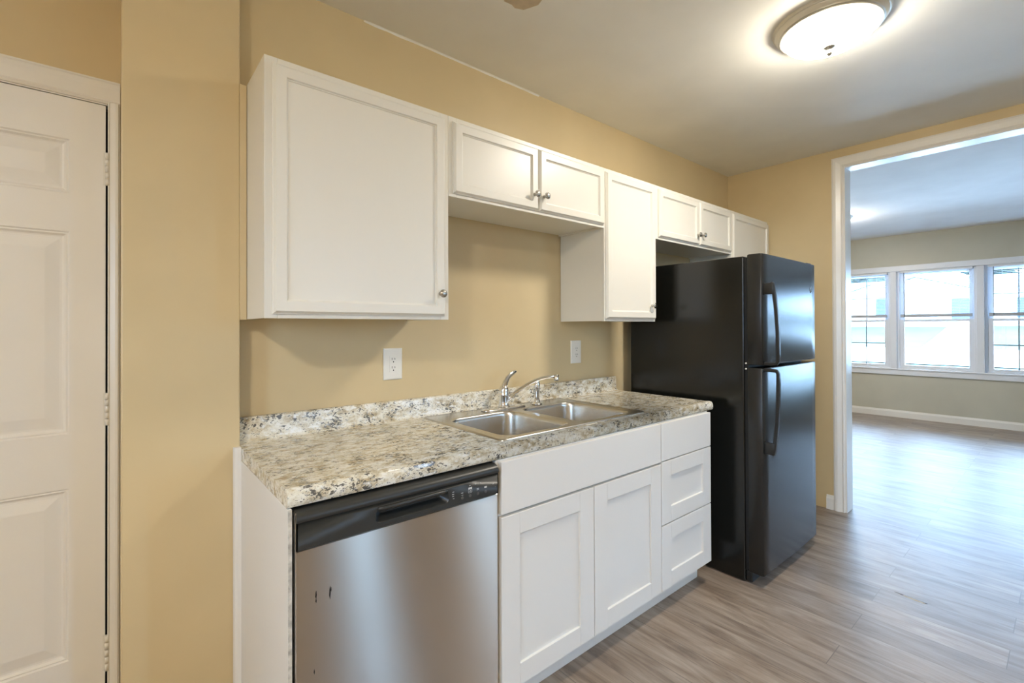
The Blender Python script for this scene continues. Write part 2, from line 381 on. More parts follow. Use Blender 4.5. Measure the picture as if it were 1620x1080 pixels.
# ------------------------------------------------------------------ wall cabinets
def panel_door(x0, x1, z0, z1, y, name='door', parent=None, inset=.043, mat='cab_up'):
    """framed door with a stepped outer edge and a recessed flat panel, front at y - .0155"""
    st = [(0, 0), (0, .006), (.0025, .0068), (.0028, .0085), (.0045, .0105), (.0085, .0155), (inset-.007, .0155), (inset-.005, .0150), (inset-.0025, .0100), (inset, .0092), (inset+.0012, .0066)]
    rr = [[(x0+i, y-h, z0+i), (x1-i, y-h, z0+i), (x1-i, y-h, z1-i), (x0+i, y-h, z1-i)] for i, h in st]
    return MB().rings(rr).build(name, mat, parent)
def knob(x, y, z, parent):
    return MB().lathe([(0, 0), (.0075, 0), (.0070, .004), (.0052, .010), (.0062, .0155), (.0125, .0175), (.0150, .0195), (.0152, .0225), (.0135, .0245), (.0125, .0240), (.0115, .0262), (.006, .0282), (0, .0286)], (x, y, z), 'y', 24).build('knob', 'nickel', parent)
UT, UB, US, UF = 2.115, 1.3328, 1.8065, -.31
def wall_cab(x0, x1, zb, label, doors, knobs):
    t = thing('wall_cabinet', ((x0+x1)/2, UF/2, zb), label, 'cabinet', 'white wall cabinets in a row')
    b = MB(); g = .0006
    x0 += g; x1 -= g; yb = -.003; th = .015
    b.box(x0, x0+th, UF+.019, yb, zb+.001, UT-.001).box(x1-th, x1, UF+.019, yb, zb+.001, UT-.001)
    b.box(x0+th, x1-th, UF+.019, yb, zb+.008, zb+.022).box(x0+th, x1-th, UF+.019, yb, UT-.02, UT-.004).box(x0+th, x1-th, yb-.006, yb, zb+.022, UT-.02)
    b.build('carcass', 'cab_up', t)
    f = MB(); s = .036
    f.box(x0, x0+s, UF, UF+.019, zb, UT, .0015).box(x1-s, x1, UF, UF+.019, zb, UT, .0015).box(x0+s, x1-s, UF, UF+.019, zb, zb+s, .0015).box(x0+s, x1-s, UF, UF+.019, UT-s, UT, .0015)
    if len(doors) > 1: xm = (doors[0][1]+doors[1][0])/2; f.box(xm-.018, xm+.018, UF, UF+.019, zb+s, UT-s, .001)
    f.build('face_frame', 'cab_up', t)
    for i, (a, c) in enumerate(doors):
        d = panel_door(a, c, zb+.0135, 2.0965, UF, 'door', t)
        if knobs[i]: knob(knobs[i][0], UF-.0155, knobs[i][1], d)
    return t
wall_cab(.0146, .6534, UB, 'large white wall cabinet beside the tan pier, single door with knob at its lower right', [(.0361, .6330)], [(.608, 1.4294)])
wall_cab(.6534, 1.5822, US, 'short white two-door wall cabinet above the sink', [(.6713, 1.1175), (1.1235, 1.5740)], [(1.0889, 1.886), (1.1484, 1.887)])
wall_cab(1.5822, 2.0353, UB, 'tall narrow white wall cabinet between the two short cabinets', [(1.5905, 2.0290)], [(1.9812, 1.4204)])
wall_cab(2.0353, 2.9651, US, 'short white two-door wall cabinet above the black refrigerator', [(2.0662, 2.5170), (2.5235, 2.9560)], [(2.4863, 1.880), (2.5457, 1.884)])
wall_cab(2.9651, 3.5820, UB, 'white wall cabinet in the far corner, partly hidden behind the refrigerator', [(2.9790, 3.5740)], [(3.020, 1.42)])

# ------------------------------------------------------------------ base cabinets
BF, BT, BB = -.632, .871, .1125
def shaker(x0, x1, z0, z1, parent, name, sw=.078, rw=.071):
    y0, y1 = BF-.020, BF; b = MB(); e = .0010
    b.box(x0, x0+sw, y0, y1, z0, z1, e, 1).box(x1-sw, x1, y0, y1, z0, z1, e, 1)
    b.box(x0+sw, x1-sw, y0, y1, z0, z0+rw, e, 1).box(x0+sw, x1-sw, y0, y1, z1-rw, z1, e, 1)
    b.box(x0+sw-.002, x1-sw+.002, y0+.009, y1-.003, z0+rw-.002, z1-rw+.002)
    return b.build(name, 'cab_low', parent)
def slab(x0, x1, z0, z1, parent, name): return MB().box(x0, x1, BF-.020, BF, z0, z1, .0014, 2).build(name, 'cab_low', parent)
def base_carcass(t, x0, x1):
    b = MB(); th = .016
    b.box(x0, x0+th, BF+.019, -.012, BB, BT).box(x1-th, x1, BF+.019, -.012, BB, BT).box(x0+th, x1-th, BF+.019, -.012, BB, BB+th).box(x0+th, x1-th, -.02, -.012, BB+th, BT)
    b.build('carcass', 'cab_low', t)
    f = MB(); s = .034
    f.box(x0, x0+s, BF, BF+.019, BB, BT, .001).box(x1-s, x1, BF, BF+.019, BB, BT, .001).box(x0+s, x1-s, BF, BF+.019, BB, BB+s, .001).box(x0+s, x1-s, BF, BF+.019, BT-s, BT, .001).box(x0+s, x1-s, BF, BF+.019, .66, .70, .001)
    f.build('face_frame', 'cab_low', t)
    MB().box(x0+.002, x1-.002, -.56, -.014, .0, BB).build('plinth', 'cab_low', t)
sb = thing('base_cabinet', (1.09, -.32, 0), 'white sink base cabinet with plain false front over two framed doors', 'cabinet')
base_carcass(sb, .6270, 1.5525)
slab(.6350, 1.5500, .6965, .8670, sb, 'false_front')
shaker(.6350, 1.0895, BB+.001, .6870, sb, 'door'); shaker(1.0940, 1.5500, BB+.001, .6870, sb, 'door')
db = thing('base_cabinet', (1.777, -.32, 0), 'white base cabinet with a stack of three drawers beside the refrigerator', 'cabinet')
base_carcass(db, 1.5535, 2.0010)
slab(1.5550, 1.9995, .6985, .8670, db, 'drawer_front'); shaker(1.5550, 1.9995, .4105, .6935, db, 'drawer_front'); shaker(1.5550, 1.9995, BB+.001, .4055, db, 'drawer_front')
tk = MB().box(.6275, 1.9990, -.577, -.5615, .0008, .100, .004); tag(tk.build('toe_kick_board', 'cab_low'), 'long white toe kick board under the base cabinets', 'toe kick')
# end panel at the left of the dishwasher
ep = thing('end_panel', (-.002, -.36, 0), 'white end panel left of the dishwasher, worn along its front edge', 'panel')
MB().box(-.0065, .0028, -.640, -.0775, .0005, .8712, .0008, 1).build('panel', 'cab_low', ep)
MB().box(-.0060, .0025, -.6425, -.6401, .0005, .8700).build('front_edge', 'raw', ep, 'chipped grey front edge')
MB().extrude([(-.0268, -.0774), (-.0268, -.0830), (-.0235, -.0905), (-.016, -.0965), (-.0068, -.0995), (-.0068, -.0774)], .0005, .9155, 'z').build('scribe_moulding', 'cab_low', ep)

# ------------------------------------------------------------------ countertop
CX0, CX1, CB, CTOP, CF = -.0065, 2.0517, .8718, .914, -.6395
front = [(CF+.012, CB), (CF+.004, CB+.002), (CF+.0008, CB+.008), (CF, CB+.018), (CF+.0015, CTOP-.011), (CF+.006, CTOP-.003), (CF+.013, CTOP+.0008), (CF+.024, CTOP+.0016), (CF+.036, CTOP)]
back = [(-.040, CTOP), (-.030, CTOP+.003), (-.0235, CTOP+.010), (-.0215, CTOP+.020), (-.0212, .990), (-.0195, .9955), (-.0150, .9982), (-.002, .9982), (-.002, CB+.02), (-.002, CB)]
ct = thing('countertop', (1.02, -.32, CB), 'cream speckled granite-look laminate countertop with rolled front edge', 'countertop')
CXS0, CXS1 = .715, 1.500
YS0, YS1 = -.565, -.070
top = MB()
top.extrude(front[:] + [(-.042, CTOP), (-.042, CB+.004)], CX0, CXS0)
top.extrude(front[:] + [(-.042, CTOP), (-.042, CB+.004)], CXS1, CX1)
top.extrude(front[:] + [(YS0, CTOP), (YS0, CB+.004)], CXS0, CXS1)
top.extrude([(YS1, CTOP), (-.042, CTOP), (-.042, CB+.004), (YS1, CB+.004)], CXS0, CXS1)
top.build('worktop', 'granite', ct, smooth_angle=.5)
MB().extrude([(-.0425, CB+.004), (-.0425, CTOP)] + back[1:], CX0, 2.0575 if False else CX1).build('backsplash', 'granite', ct, smooth_angle=.5)

# ------------------------------------------------------------------ sink
sk = thing('sink', (1.11, -.32, .75), 'double-bowl stainless steel drop-in sink in the countertop', 'sink')
SX0, SX1, SY0, SY1, ZR = .687, 1.530, -.590, -.040, .9186
rim = MB()
o0 = rrect(SX0, SX1, SY0, SY1, .022, CTOP+.0002); o1 = rrect(SX0+.001, SX1-.001, SY0+.001, SY1-.001, .021, ZR-.0008); o2 = rrect(SX0+.005, SX1-.005, SY0+.005, SY1-.005, .018, ZR+.0012); o3 = rrect(SX0+.012, SX1-.012, SY0+.012, SY1-.012, .014, ZR-.001)
rim.rings([o0, o1, o2, o3], True, False, False, True)
bowls = [(.735, 1.087, -.556, -.152), (1.130, 1.484, -.556, -.152)]
hole = [rrect(*b_, .062, ZR-.001, 8) for b_ in bowls]
rim.fill([o3] + hole)
rim.build('deck', 'sink', sk)
for (x0, x1, y0, y1), hl in zip(bowls, hole):
    b = MB(); st = [(0, -.001, .062), (.003, -.0025, .060), (.006, -.007, .058), (.008, -.020, .056), (.014, -.130, .055), (.020, -.150, .052), (.032, -.163, .048), (.050, -.168, .040), (.10, -.172, .03)]
    b.rings([rrect(x0+i, x1-i, y0+i, y1-i, r, ZR+h, 8) for i, h, r in st], True, False, True, True)
    bo = b.build('bowl', 'sink', sk)
    cx, cy = (x0+x1)/2, (y0+y1)/2
    MB().lathe([(.056, ZR-.1705), (.054, ZR-.168), (.044, ZR-.170), (.040, ZR-.176), (.0, ZR-.178)], (cx, cy, 0), n=28, cap0=False).build('drain', 'chrome', bo)

# ------------------------------------------------------------------ faucet and sprayer
FX, FY, FZ = 1.093, -.100, ZR
fa = thing('faucet', (FX, FY, FZ), 'chrome single-lever kitchen faucet on the back of the sink', 'faucet')
e = MB()
def stadium(hl, hw, z, n=10):
    p = []
    for sx, a0 in ((1, -90), (-1, 90)):
        for k in range(n+1):
            a = math.radians(a0+180*k/n); p.append((FX+sx*(hl-hw)+hw*math.cos(a), FY+hw*math.sin(a), z))
    return p
e.rings([stadium(.128, .0285, FZ), stadium(.128, .0285, FZ+.003), stadium(.123, .0245, FZ+.0072), stadium(.118, .020, FZ+.0085)], smooth=True).build('base_plate', 'chrome', fa)
MB().lathe([(.030, .008), (.029, .012), (.0245, .016), (.0232, .022), (.0232, .062), (.0238, .064), (.0238, .067), (.0225, .069), (.0235, .080), (.0225, .092), (.018, .103), (.010, .110), (0, .112)], (FX, FY, FZ), n=28).build('body', 'chrome', fa)
lv = [(FX-.002, FY, FZ+.085), (FX+.003, FY, FZ+.105), (FX+.012, FY+.001, FZ+.124), (FX+.025, FY+.002, FZ+.142), (FX+.042, FY+.003, FZ+.155), (FX+.060, FY+.004, FZ+.164), (FX+.078, FY+.005, FZ+.1695), (FX+.084, FY+.005, FZ+.170)]
MB().tube(lv, [(.0190, .0190), (.0165, .0160), (.0140, .0125), (.0120, .0095), (.0110, .0075), (.0105, .0062), (.0080, .0050), (.003, .003)], 16, up=(0, 1, 0)).build('lever', 'chrome', fa)
SPX, SPY, SPZ = 1.335, -.205, 1.060
sp = []
P0, P1, P2, P3 = Vector((FX+.016, FY-.006, FZ+.037)), Vector((FX+.085, FY-.032, FZ+.105)), Vector((FX+.17, FY-.073, FZ+.150)), Vector((SPX, SPY, SPZ))
for k in range(15):
    t = k/14; sp.append(P0*(1-t)**3 + P1*3*t*(1-t)**2 + P2*3*t*t*(1-t) + P3*t**3)
so = MB().tube(sp, [.0105-.003*k/14 for k in range(15)], 14).build('spout', 'chrome', fa)
MB().lathe([(0, .011), (.008, .011), (.0115, .008), (.0118, -.006), (.0125, -.008), (.0125, -.019), (.0105, -.021), (0, -.021)], (SPX+.004, SPY-.002, SPZ), n=18).build('aerator', 'chrome', so)
sy = thing('sink_sprayer', (1.296, -.112, ZR), 'chrome side sprayer right of the faucet on the sink deck', 'sprayer')
MB().lathe([(.026, 0), (.026, .003), (.022, .007), (.017, .011), (.0145, .018), (.0145, .026)], (1.296, -.112, ZR), n=24).build('base', 'chrome', sy)
MB().lathe([(.0125, .020), (.0115, .035), (.0130, .055), (.0150, .075), (.0158, .092), (.0150, .104), (.0135, .112), (.011, .117), (0, .119)], (1.296, -.112, ZR), n=20).build('spray_head', 'chrome', sy)
MB().box(1.278, 1.2835, -.120, -.104, ZR+.050, ZR+.098, .002).build('trigger', 'chrome', sy)

# ------------------------------------------------------------------ outlets
def outlet(x0, x1, z0, z1, label):
    xc, zc_ = (x0+x1)/2, (z0+z1)/2
    t = thing('outlet', (xc, 0, zc_), label, 'outlet', 'duplex outlets on the tan wall')
    w, h = x1-x0, z1-z0
    st = [(0, 0), (0, .003), (.0035, .0062), (.006, .0066)]
    MB().rings([[(x0+i, -y-.0002, z0+i), (x1-i, -y-.0002, z0+i), (x1-i, -y-.0002, z1-i), (x0+i, -y-.0002, z1-i)] for i, y in st]).build('cover_plate', 'plate', t)
    ins = MB().box(xc-.0168, xc+.0168, -.0085, -.006, zc_-.0335, zc_+.0335, .0012).build('receptacle', 'plate', t)
    for s in (1, -1):
        c = zc_ + s*.0175; m = MB()
        m.box(xc-.0075, xc-.0055, -.0089, -.008, c-.001, c+.0085).box(xc+.0055, xc+.0075, -.0089, -.008, c+.0, c+.0075).lathe([(0, .008), (.0027, .008), (.0027, .0089), (0, .0089)], (xc, 0, c-.0085), 'y', 12)
        m.build('slots', 'slot', ins)
outlet(.5300, .6140, 1.0860, 1.2170, 'white duplex outlet under the large left wall cabinet')
outlet(1.6640, 1.7480, 1.0960, 1.2260, 'white duplex outlet near the refrigerator, under the tall narrow cabinet')

# ------------------------------------------------------------------ dishwasher
dw = thing('dishwasher', (.311, -.33, 0), 'stainless steel dishwasher with dark control console under the counter', 'dishwasher')
WX0, WX1, WY = .0085, .6165, -.652
MB().box(WX0+.004, WX1-.004, -.600, -.03, .012, .862).build('tub', 'dark', dw)
pn = MB(); n = 16; rr = []
for k in range(n+1):       # door skin, very slightly bowed, edges rolled back
    x = WX0 + (WX1-WX0)*k/n
    bow = .0010*(1-(2*k/n-1)**2)
    rr.append([(x, WY-bow+.030, .113), (x, WY-bow+.004, .113), (x, WY-bow, .117), (x, WY-bow, .7690), (x, WY-bow+.003, .7715), (x, WY-bow+.030, .7715)])
pn.rings(rr, smooth=False).build('door_panel', 'stainless', dw, smooth_angle=.5)
for x_, z_, w_, h_ in ((.0545, .654, .0016, .010), (.0545, .640, .0012, .005), (.0880, .648, .0018, .016), (.0905, .655, .001, .006), (.0500, .470, .0012, .006), (.0380, .380, .0014, .012)):
    MB().rings([[(x_-w_, WY-.0022, z_-h_*.4), (x_, WY-.0022, z_-h_), (x_+w_*.7, WY-.0022, z_), (x_+w_*.2, WY-.0022, z_+h_), (x_-w_*.6, WY-.0022, z_+h_*.5)], [(x_-w_, WY+.001, z_-h_*.4), (x_, WY+.001, z_-h_), (x_+w_*.7, WY+.001, z_), (x_+w_*.2, WY+.001, z_+h_), (x_-w_*.6, WY+.001, z_+h_*.5)]]).build('scuff_mark', 'dark', dw)
MB().box(WX0-.0018, WX0+.0005, WY-.001, WY+.03, .113, .8640).build('edge_strip', 'chrome', dw)
CZ0, CZ1 = .7735, .8655
cs = MB(); yf = WY-.0045
hx0, hx1, hz0, hz1 = .206, .432, .7865, .8235
def rr_xz(x0, x1, z0, z1, r, y, n=5): return [(p[0], y, p[1]) for p in rrect(x0, x1, z0, z1, r, 0, n)]
outer = [(WX0, yf, CZ0), (WX1, yf, CZ0), (WX1, yf, .8385), (WX0, yf, .8385)]
cs.fill([outer, rr_xz(hx0, hx1, hz0, hz1, .013, yf)])
cs.rings([rr_xz(hx0, hx1, hz0, hz1, .013, yf), rr_xz(hx0+.002, hx1-.002, hz0+.002, hz1+.004, .013, yf+.003), rr_xz(hx0+.012, hx1-.012, hz0+.008, hz1+.006, .012, yf+.026), rr_xz(hx0+.02, hx1-.02, hz0+.013, hz1, .010, yf+.032)], True, False, True, True)
cs.extrude([(yf, .8385), (yf-.0025, .8405), (yf-.0045, .8455), (yf-.0035, .8520), (yf+.001, .8585), (yf+.009, .8635), (yf+.020, .8655), (yf+.045, .8655), (yf+.045, .8385)], WX0, WX1)
cs.box(WX0, WX0+.003, yf, yf+.045, CZ0, .8385).box(WX1-.003, WX1, yf, yf+.045, CZ0, .8385).box(WX0, WX1, yf+.034, yf+.045, CZ0, .8385).box(WX0, WX1, yf+.0005, yf+.045, CZ0, CZ0+.003)
co = cs.build('console', 'console', dw, smooth_angle=.6)
MB().tube([(hx0+.006, yf-.001, hz1+.002), (hx0+.02, yf-.004, hz1+.001), (hx1-.02, yf-.004, hz1+.001), (hx1-.006, yf-.001, hz1+.002)], [.004, .0055, .0055, .004], 12).build('grip', 'console', co)
def P2X(px_, py_):    # crop pixel of the console (690..800 x 740..820, 13.5x) to a point on the console face
    v = (_F2 + _R3*((690+px_/13.5)-810)/F_PX + _U3*(CY_PX-(740+py_/13.5))/F_PX); t = (yf+1.8419)/v.y
    return (-.3185+v.x*t, 1.3035+v.z*t)
def bar(*rs):
    m = MB()
    for x0, x1, z0, z1 in rs: m.box(x0, x1, yf-.0005, yf+.0002, z0, z1)
    m.build('printed_marking', 'marks', co)
for (a, b_, w_, h_) in ((367, 515, .0060, .0013), (360, 565, .0072, .0015), (362, 608, .0062, .0013), (372, 655, .0050, .0013), (556, 535, .0072, .0020), (720, 375, .0062, .0013), (838, 345, .0050, .0013), (935, 322, .0055, .0013), (1213, 340, .0042, .0012), (1262, 402, .0010, .0010), (560, 580, .0075, .0007)):
    x, z = P2X(a, b_); bar((x-w_/2, x+w_/2, z-h_/2, z+h_/2))
x, z = P2X(727, 462)     # framed display square
bar((x-.0068, x+.0068, z+.0010, z+.0072), (x-.0068, x+.0068, z-.0088, z-.0082), (x-.0068, x-.0062, z-.0088, z+.0072), (x+.0062, x+.0068, z-.0088, z+.0072)); bar((x-.0035, x+.0035, z-.0055, z-.0045)); bar((x-.0020, x+.0025, z-.0030, z-.0022))
x, z = P2X(890, 450)
for s in (-1, 1):
    for u_ in (-.0022, .0022): bar((x+u_-.0016, x+u_+.0016, z+s*.0018-.0008, z+s*.0018+.0008))
x, z = P2X(1055, 405); bar((x-.0048, x+.0048, z-.0024, z+.0024))
for a, b_ in ((560, 640), (725, 590), (890, 545), (1055, 500)):
    x, z = P2X(a, b_); MB().lathe([(0, -.0002), (.0045, -.0002), (.0045, .0008), (.0035, .0012), (0, .0012)], (x, yf, z), 'y', 16).build('button', 'button', co)
MB().box(WX0+.004, WX1-.004, -.588, -.560, .006, .110, .002).build('toe_panel', 'dark', dw)

# ------------------------------------------------------------------ refrigerator
fr = thing('refrigerator', (2.51, -.42, 0), 'black top-freezer refrigerator between the counter and the doorway', 'refrigerator')
RX0, RX1 = 2.1385, 2.8830
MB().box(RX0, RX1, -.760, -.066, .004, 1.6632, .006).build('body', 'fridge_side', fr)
MB().box(RX0+.010, RX1-.010, -.7785, -.7595, .06, 1.655).build('gasket', 'gasket', fr)
def fdoor(z0, z1):
    b = MB(); n = 12; rows = []
    prof = []
    x0, x1, y0 = RX0, RX1, -.7785
    prof += [(x0, y0), (x0, -.842), (x0+.0025, -.8475), (x0+.008, -.8505)]
    for k in range(1, n): f = k/n; prof.append((x0+.008+(x1-x0-.016)*f, -.8505-.004*math.sin(PI*f)))
    prof += [(x1-.008, -.8505), (x1-.0025, -.8475), (x1, -.842), (x1, y0)]
    cx = (x0+x1)/2; cy = (y0-.8505)/2
    def ring(ins, z): return [(cx+(p[0]-cx)*(1-ins/.372), cy+(p[1]-cy)*(1-ins/.037), z) for p in prof]
    b.rings([ring(.005, z0), ring(.0015, z0+.002), ring(0, z0+.006), ring(0, z1-.006), ring(.0015, z1-.002), ring(.005, z1)])
    return b.build('door', 'fridge', fr, smooth_angle=.7)
d1 = fdoor(1.1085, 1.6696); d1['label'] = 'upper freezer door'
d2 = fdoor(.0592, 1.0945); d2['label'] = 'lower fridge door'
HX = 2.164
def handle(par, zt, zb, flip):
    b = MB()
    def zz(f): return (zb+(zt-zb)*f) if not flip else (zt-(zt-zb)*f)
    # f = 0 at the deep end (next to the split between the doors), f = 1 at the shallow bracket end
    pts = [(HX, -.849, zz(.012)), (HX, -.880, zz(.012)), (HX, -.905, zz(.018)), (HX+.0005, -.9135, zz(.05)), (HX, -.914, zz(.15)), (HX, -.912, zz(.40)), (HX, -.906, zz(.65)), (HX, -.898, zz(.85)), (HX, -.890, zz(.97)), (HX, -.884, zz(1.0))]
    rr = []
    w, t = .0105, .0085
    for i, p in enumerate(pts):
        a = Vector(pts[max(0, i-1)]); c = Vector(pts[min(len(pts)-1, i+1)]); tg = (c-a).normalized(); nr = Vector((0, -tg.z, tg.y)).normalized()
        p = Vector(p); prof = [(-1, -.6), (-.6, -1), (.6, -1), (1, -.6), (1, .6), (.6, 1), (-.6, 1), (-1, .6)]
        rr.append([p + Vector((1, 0, 0))*u_*w + nr*v_*t for u_, v_ in prof])
    b.rings(rr)
    b.box(HX-.0125, HX+.0125, -.897, -.849, min(zz(.86), zz(1.0)), max(zz(.86), zz(1.0)), .004)
    b.build('handle', 'handle', par, smooth_angle=.6)
handle(d1, 1.520, 1.112, False)
handle(d2, 1.091, .668, True)
MB().lathe([(0, 0), (.0150, 0), (.0150, .0022), (.0125, .0034), (.0118, .0026), (0, .0026)], (2.812, -.8507, 1.518), 'y', 28, sx=.95, sy=1.25).build('badge', 'handle', d1, 'round black badge')
MB().lathe([(.0135, .0020), (.0150, .0034), (.0128, .0036)], (2.812, -.8507, 1.518), 'y', 28, False, False, sx=.95, sy=1.25).build('badge_ring', 'nickel', d1)
for z in (1.100, 1.1065, .012) if False else (1.0875, 1.1155):
    MB().lathe([(0, 0), (.0042, 0), (.0042, .004), (0, .0045)], (RX0+.0012, -.7700, z), 'x', 12).build('hinge_pin', 'plate', fr, 'white plastic hinge pin')
MB().box(RX0+.02, RX0+.16, -.83, -.70, 1.6635, 1.6705, .003).build('top_hinge', 'handle', fr) if False else None
MB().box(RX1-.075, RX1-.012, -.835, -.72, 1.6640, 1.6790, .004).build('hinge_cover', 'handle', fr)
MB().box(RX0+.012, RX1-.012, -.790, -.760, .006, .056, .003).build('kick_grille', 'handle', fr)
for x in (RX0+.03, RX1-.03): MB().lathe([(.018, 0.0), (.018, .01), (.008, .012), (.008, .03)], (x, -.70, 0), n=14).build('levelling_foot', 'handle', fr)

# ------------------------------------------------------------------ ceiling lamps
def ceiling_lamp(cx, cy, ch, label, dome='dome'):
    t = thing('ceiling_lamp', (cx, cy, ch), label, 'lamp')
    pr = [(.0, 0), (.205, 0), (.2045, -.003), (.2015, -.006), (.2005, -.010), (.1965, -.012), (.1955, -.016), (.186, -.026), (.1845, -.031), (.179, -.033), (.178, -.037), (.170, -.040), (.164, -.038), (.150, -.032)]
    MB().lathe([(r, h) for r, h in pr], (cx, cy, ch-.0005), n=64, cap0=False, cap1=False).build('rim', 'lamp_metal', t, smooth_angle=.7)
    dp = []
    for k in range(13):
        a = PI/2*k/12; dp.append((.164*math.cos(a)**.85, -.038-.058*math.sin(a)))
    MB().lathe(dp[:-1] + [(.004, -.096)], (cx, cy, ch), n=56, cap0=False).build('glass_dome', dome, t, 'lit frosted glass dome')
    MB().lathe([(.013, -.0955), (.0215, -.0970), (.0215, -.100), (.015, -.1035), (.009, -.107), (.0065, -.113), (.0105, -.119), (.0105, -.127), (.006, -.132), (0, -.134)], (cx, cy, ch), n=24).build('finial', 'nickel', t)
    return t
ceiling_lamp(1.930, -1.205, H, 'round flush ceiling lamp with frosted dome on the kitchen ceiling')
ceiling_lamp(-1.5, -2.35, H, 'round flush ceiling lamp added on the kitchen ceiling behind the camera as fill', 'dome_fill')  # unseen lamp, added to brighten the left side of the kitchen
ceiling_lamp(6.30, .02, H2, 'flush ceiling lamp on the front room ceiling, hidden behind the doorway jamb', 'dome_cool')

# ------------------------------------------------------------------ front room windows
ZC0, ZC1 = .690, 2.085
YW = [.257, -.633, -1.523, -2.413, -3.303]; HW = .410
ya, yb_ = YW[0]+HW, YW[-1]-HW
fw = MB().box(XF, XF+.15, ya, LY1, 0, H2).box(XF, XF+.15, LY0, yb_, 0, H2).box(XF, XF+.15, yb_, ya, 0, ZC0).box(XF, XF+.15, yb_, ya, ZC1, H2)
struct('wall_front', fw, 'greige')
wt = thing('trim_4', (XF, (ya+yb_)/2, ZC0), kind='structure')
MB().box(XF-.018, XF, yb_-.085, ya+.085, ZC1-.006, ZC1+.072, .004).build('casing_head', 'vinyl', wt)
MB().box(XF-.018, XF, yb_-.085, yb_+.006, ZC0, ZC1-.006, .004).build('casing_leg', 'vinyl', wt)
MB().box(XF-.018, XF, ya-.006, ya+.085, ZC0, ZC1-.006, .004).build('casing_leg', 'vinyl', wt)
for a, c in zip(YW, YW[1:]): MB().box(XF-.016, XF+.12, (a+c)/2-.036, (a+c)/2+.036, ZC0, ZC1-.006, .004).build('mullion', 'vinyl', wt)
MB().box(XF-.020, XF+.02, yb_-.085, ya+.085, ZC0-.084, ZC0-.012, .004).box(XF-.030, XF+.05, yb_-.09, ya+.09, ZC0-.012, ZC0+.004, .004).build('sill', 'vinyl', wt)
def sash(par, name, y0, y1, z0, z1, x, st, rb, rt, grid=None):
    b = MB(); b.box(x, x+.03, y0, y0+st, z0, z1, .003).box(x, x+.03, y1-st, y1, z0, z1, .003).box(x, x+.03, y0+st, y1-st, z0, z0+rb, .003).box(x, x+.03, y0+st, y1-st, z1-rt, z1, .003)
    s = b.build(name, 'vinyl', par)
    MB().box(x+.012, x+.015, y0+st-.004, y1-st+.004, z0+rb-.004, z1-rt+.004).build('pane', 'glass', s)
    if grid:
        g = MB(); gy, gz = y1-y0-2*st, z1-z0-rb-rt
        for k in range(1, grid[0]): yy = y0+st+gy*k/grid[0]; g.box(x+.0095, x+.0175, yy-.007, yy+.007, z0+rb, z1-rt)
        for k in range(1, grid[1]): z_ = z0+rb+gz*k/grid[1]; g.box(x+.009, x+.018, y0+st, y1-st, z_-.007, z_+.007)
        g.build('muntin_grid', 'muntin', s)
def make_window(i, yc, grid):
    w = thing('window_%d' % i, (XF+.08, yc, ZC0), kind='structure')
    y0, y1 = yc-HW+ (.0 if i in (1, 4) else .0), yc+HW
    f = .028
    MB().box(XF+.03, XF+.12, y0, y0+f, ZC0, ZC1, .003).box(XF+.03, XF+.12, y1-f, y1, ZC0, ZC1, .003).box(XF+.03, XF+.12, y0+f, y1-f, ZC0, ZC0+.022, .003).box(XF+.03, XF+.12, y0+f, y1-f, ZC1-.028, ZC1, .003).build('window_frame', 'vinyl', w)
    sash(w, 'lower_sash', y0+f, y1-f, ZC0+.022, 1.395, XF+.045, .050, .034, .034, grid)
    sash(w, 'upper_sash', y0+f, y1-f, 1.365, ZC1-.028, XF+.080, .050, .030, .030, grid)
    return w
BL = ['white mini blind raised halfway, in the leftmost front room window beside the doorway jamb',
      'white mini blind raised halfway, in the second front room window from the left',
      'white mini blind in the front room window cut by the right edge of the photo',
      'white mini blind in the fourth front room window from the left, outside the frame',
      'white mini blind in the fifth front room window from the left, outside the frame']
for i, yc in enumerate(YW):
    make_window(i+1, yc, None if i == 1 else (3, 2))
    b = thing('window_blind', (XF+.015, yc, 2.0), BL[i], 'blind', 'mini blinds on the front room windows')
    hw = .365; x = XF+.014
    MB().box(x-.014, x+.014, yc-hw-.008, yc+hw+.008, ZC1-.035, ZC1-.004, .002).build('head_rail', 'slat', b)
    s = MB(); z = ZC1-.05
    while z > 1.475:
        s.box(x-.0125, x+.0125, yc-hw, yc+hw, z-.0004, z+.0004); z -= .0205
    s.build('slats', 'slat', b)
    MB().box(x-.0135, x+.0135, yc-hw-.003, yc+hw+.003, 1.424, 1.466, .003).build('bottom_rail', 'rail', b)
    MB().tube([(x-.017, yc+hw-.04, ZC1-.03), (x-.018, yc+hw-.04, 1.43)], .0035, 8).build('wand', 'shutter', b)
    for u_ in (-.25, .25): MB().tube([(x, yc+u_, ZC1-.03), (x, yc+u_, 1.45)], .0008, 6).build('cord', 'slat', b)

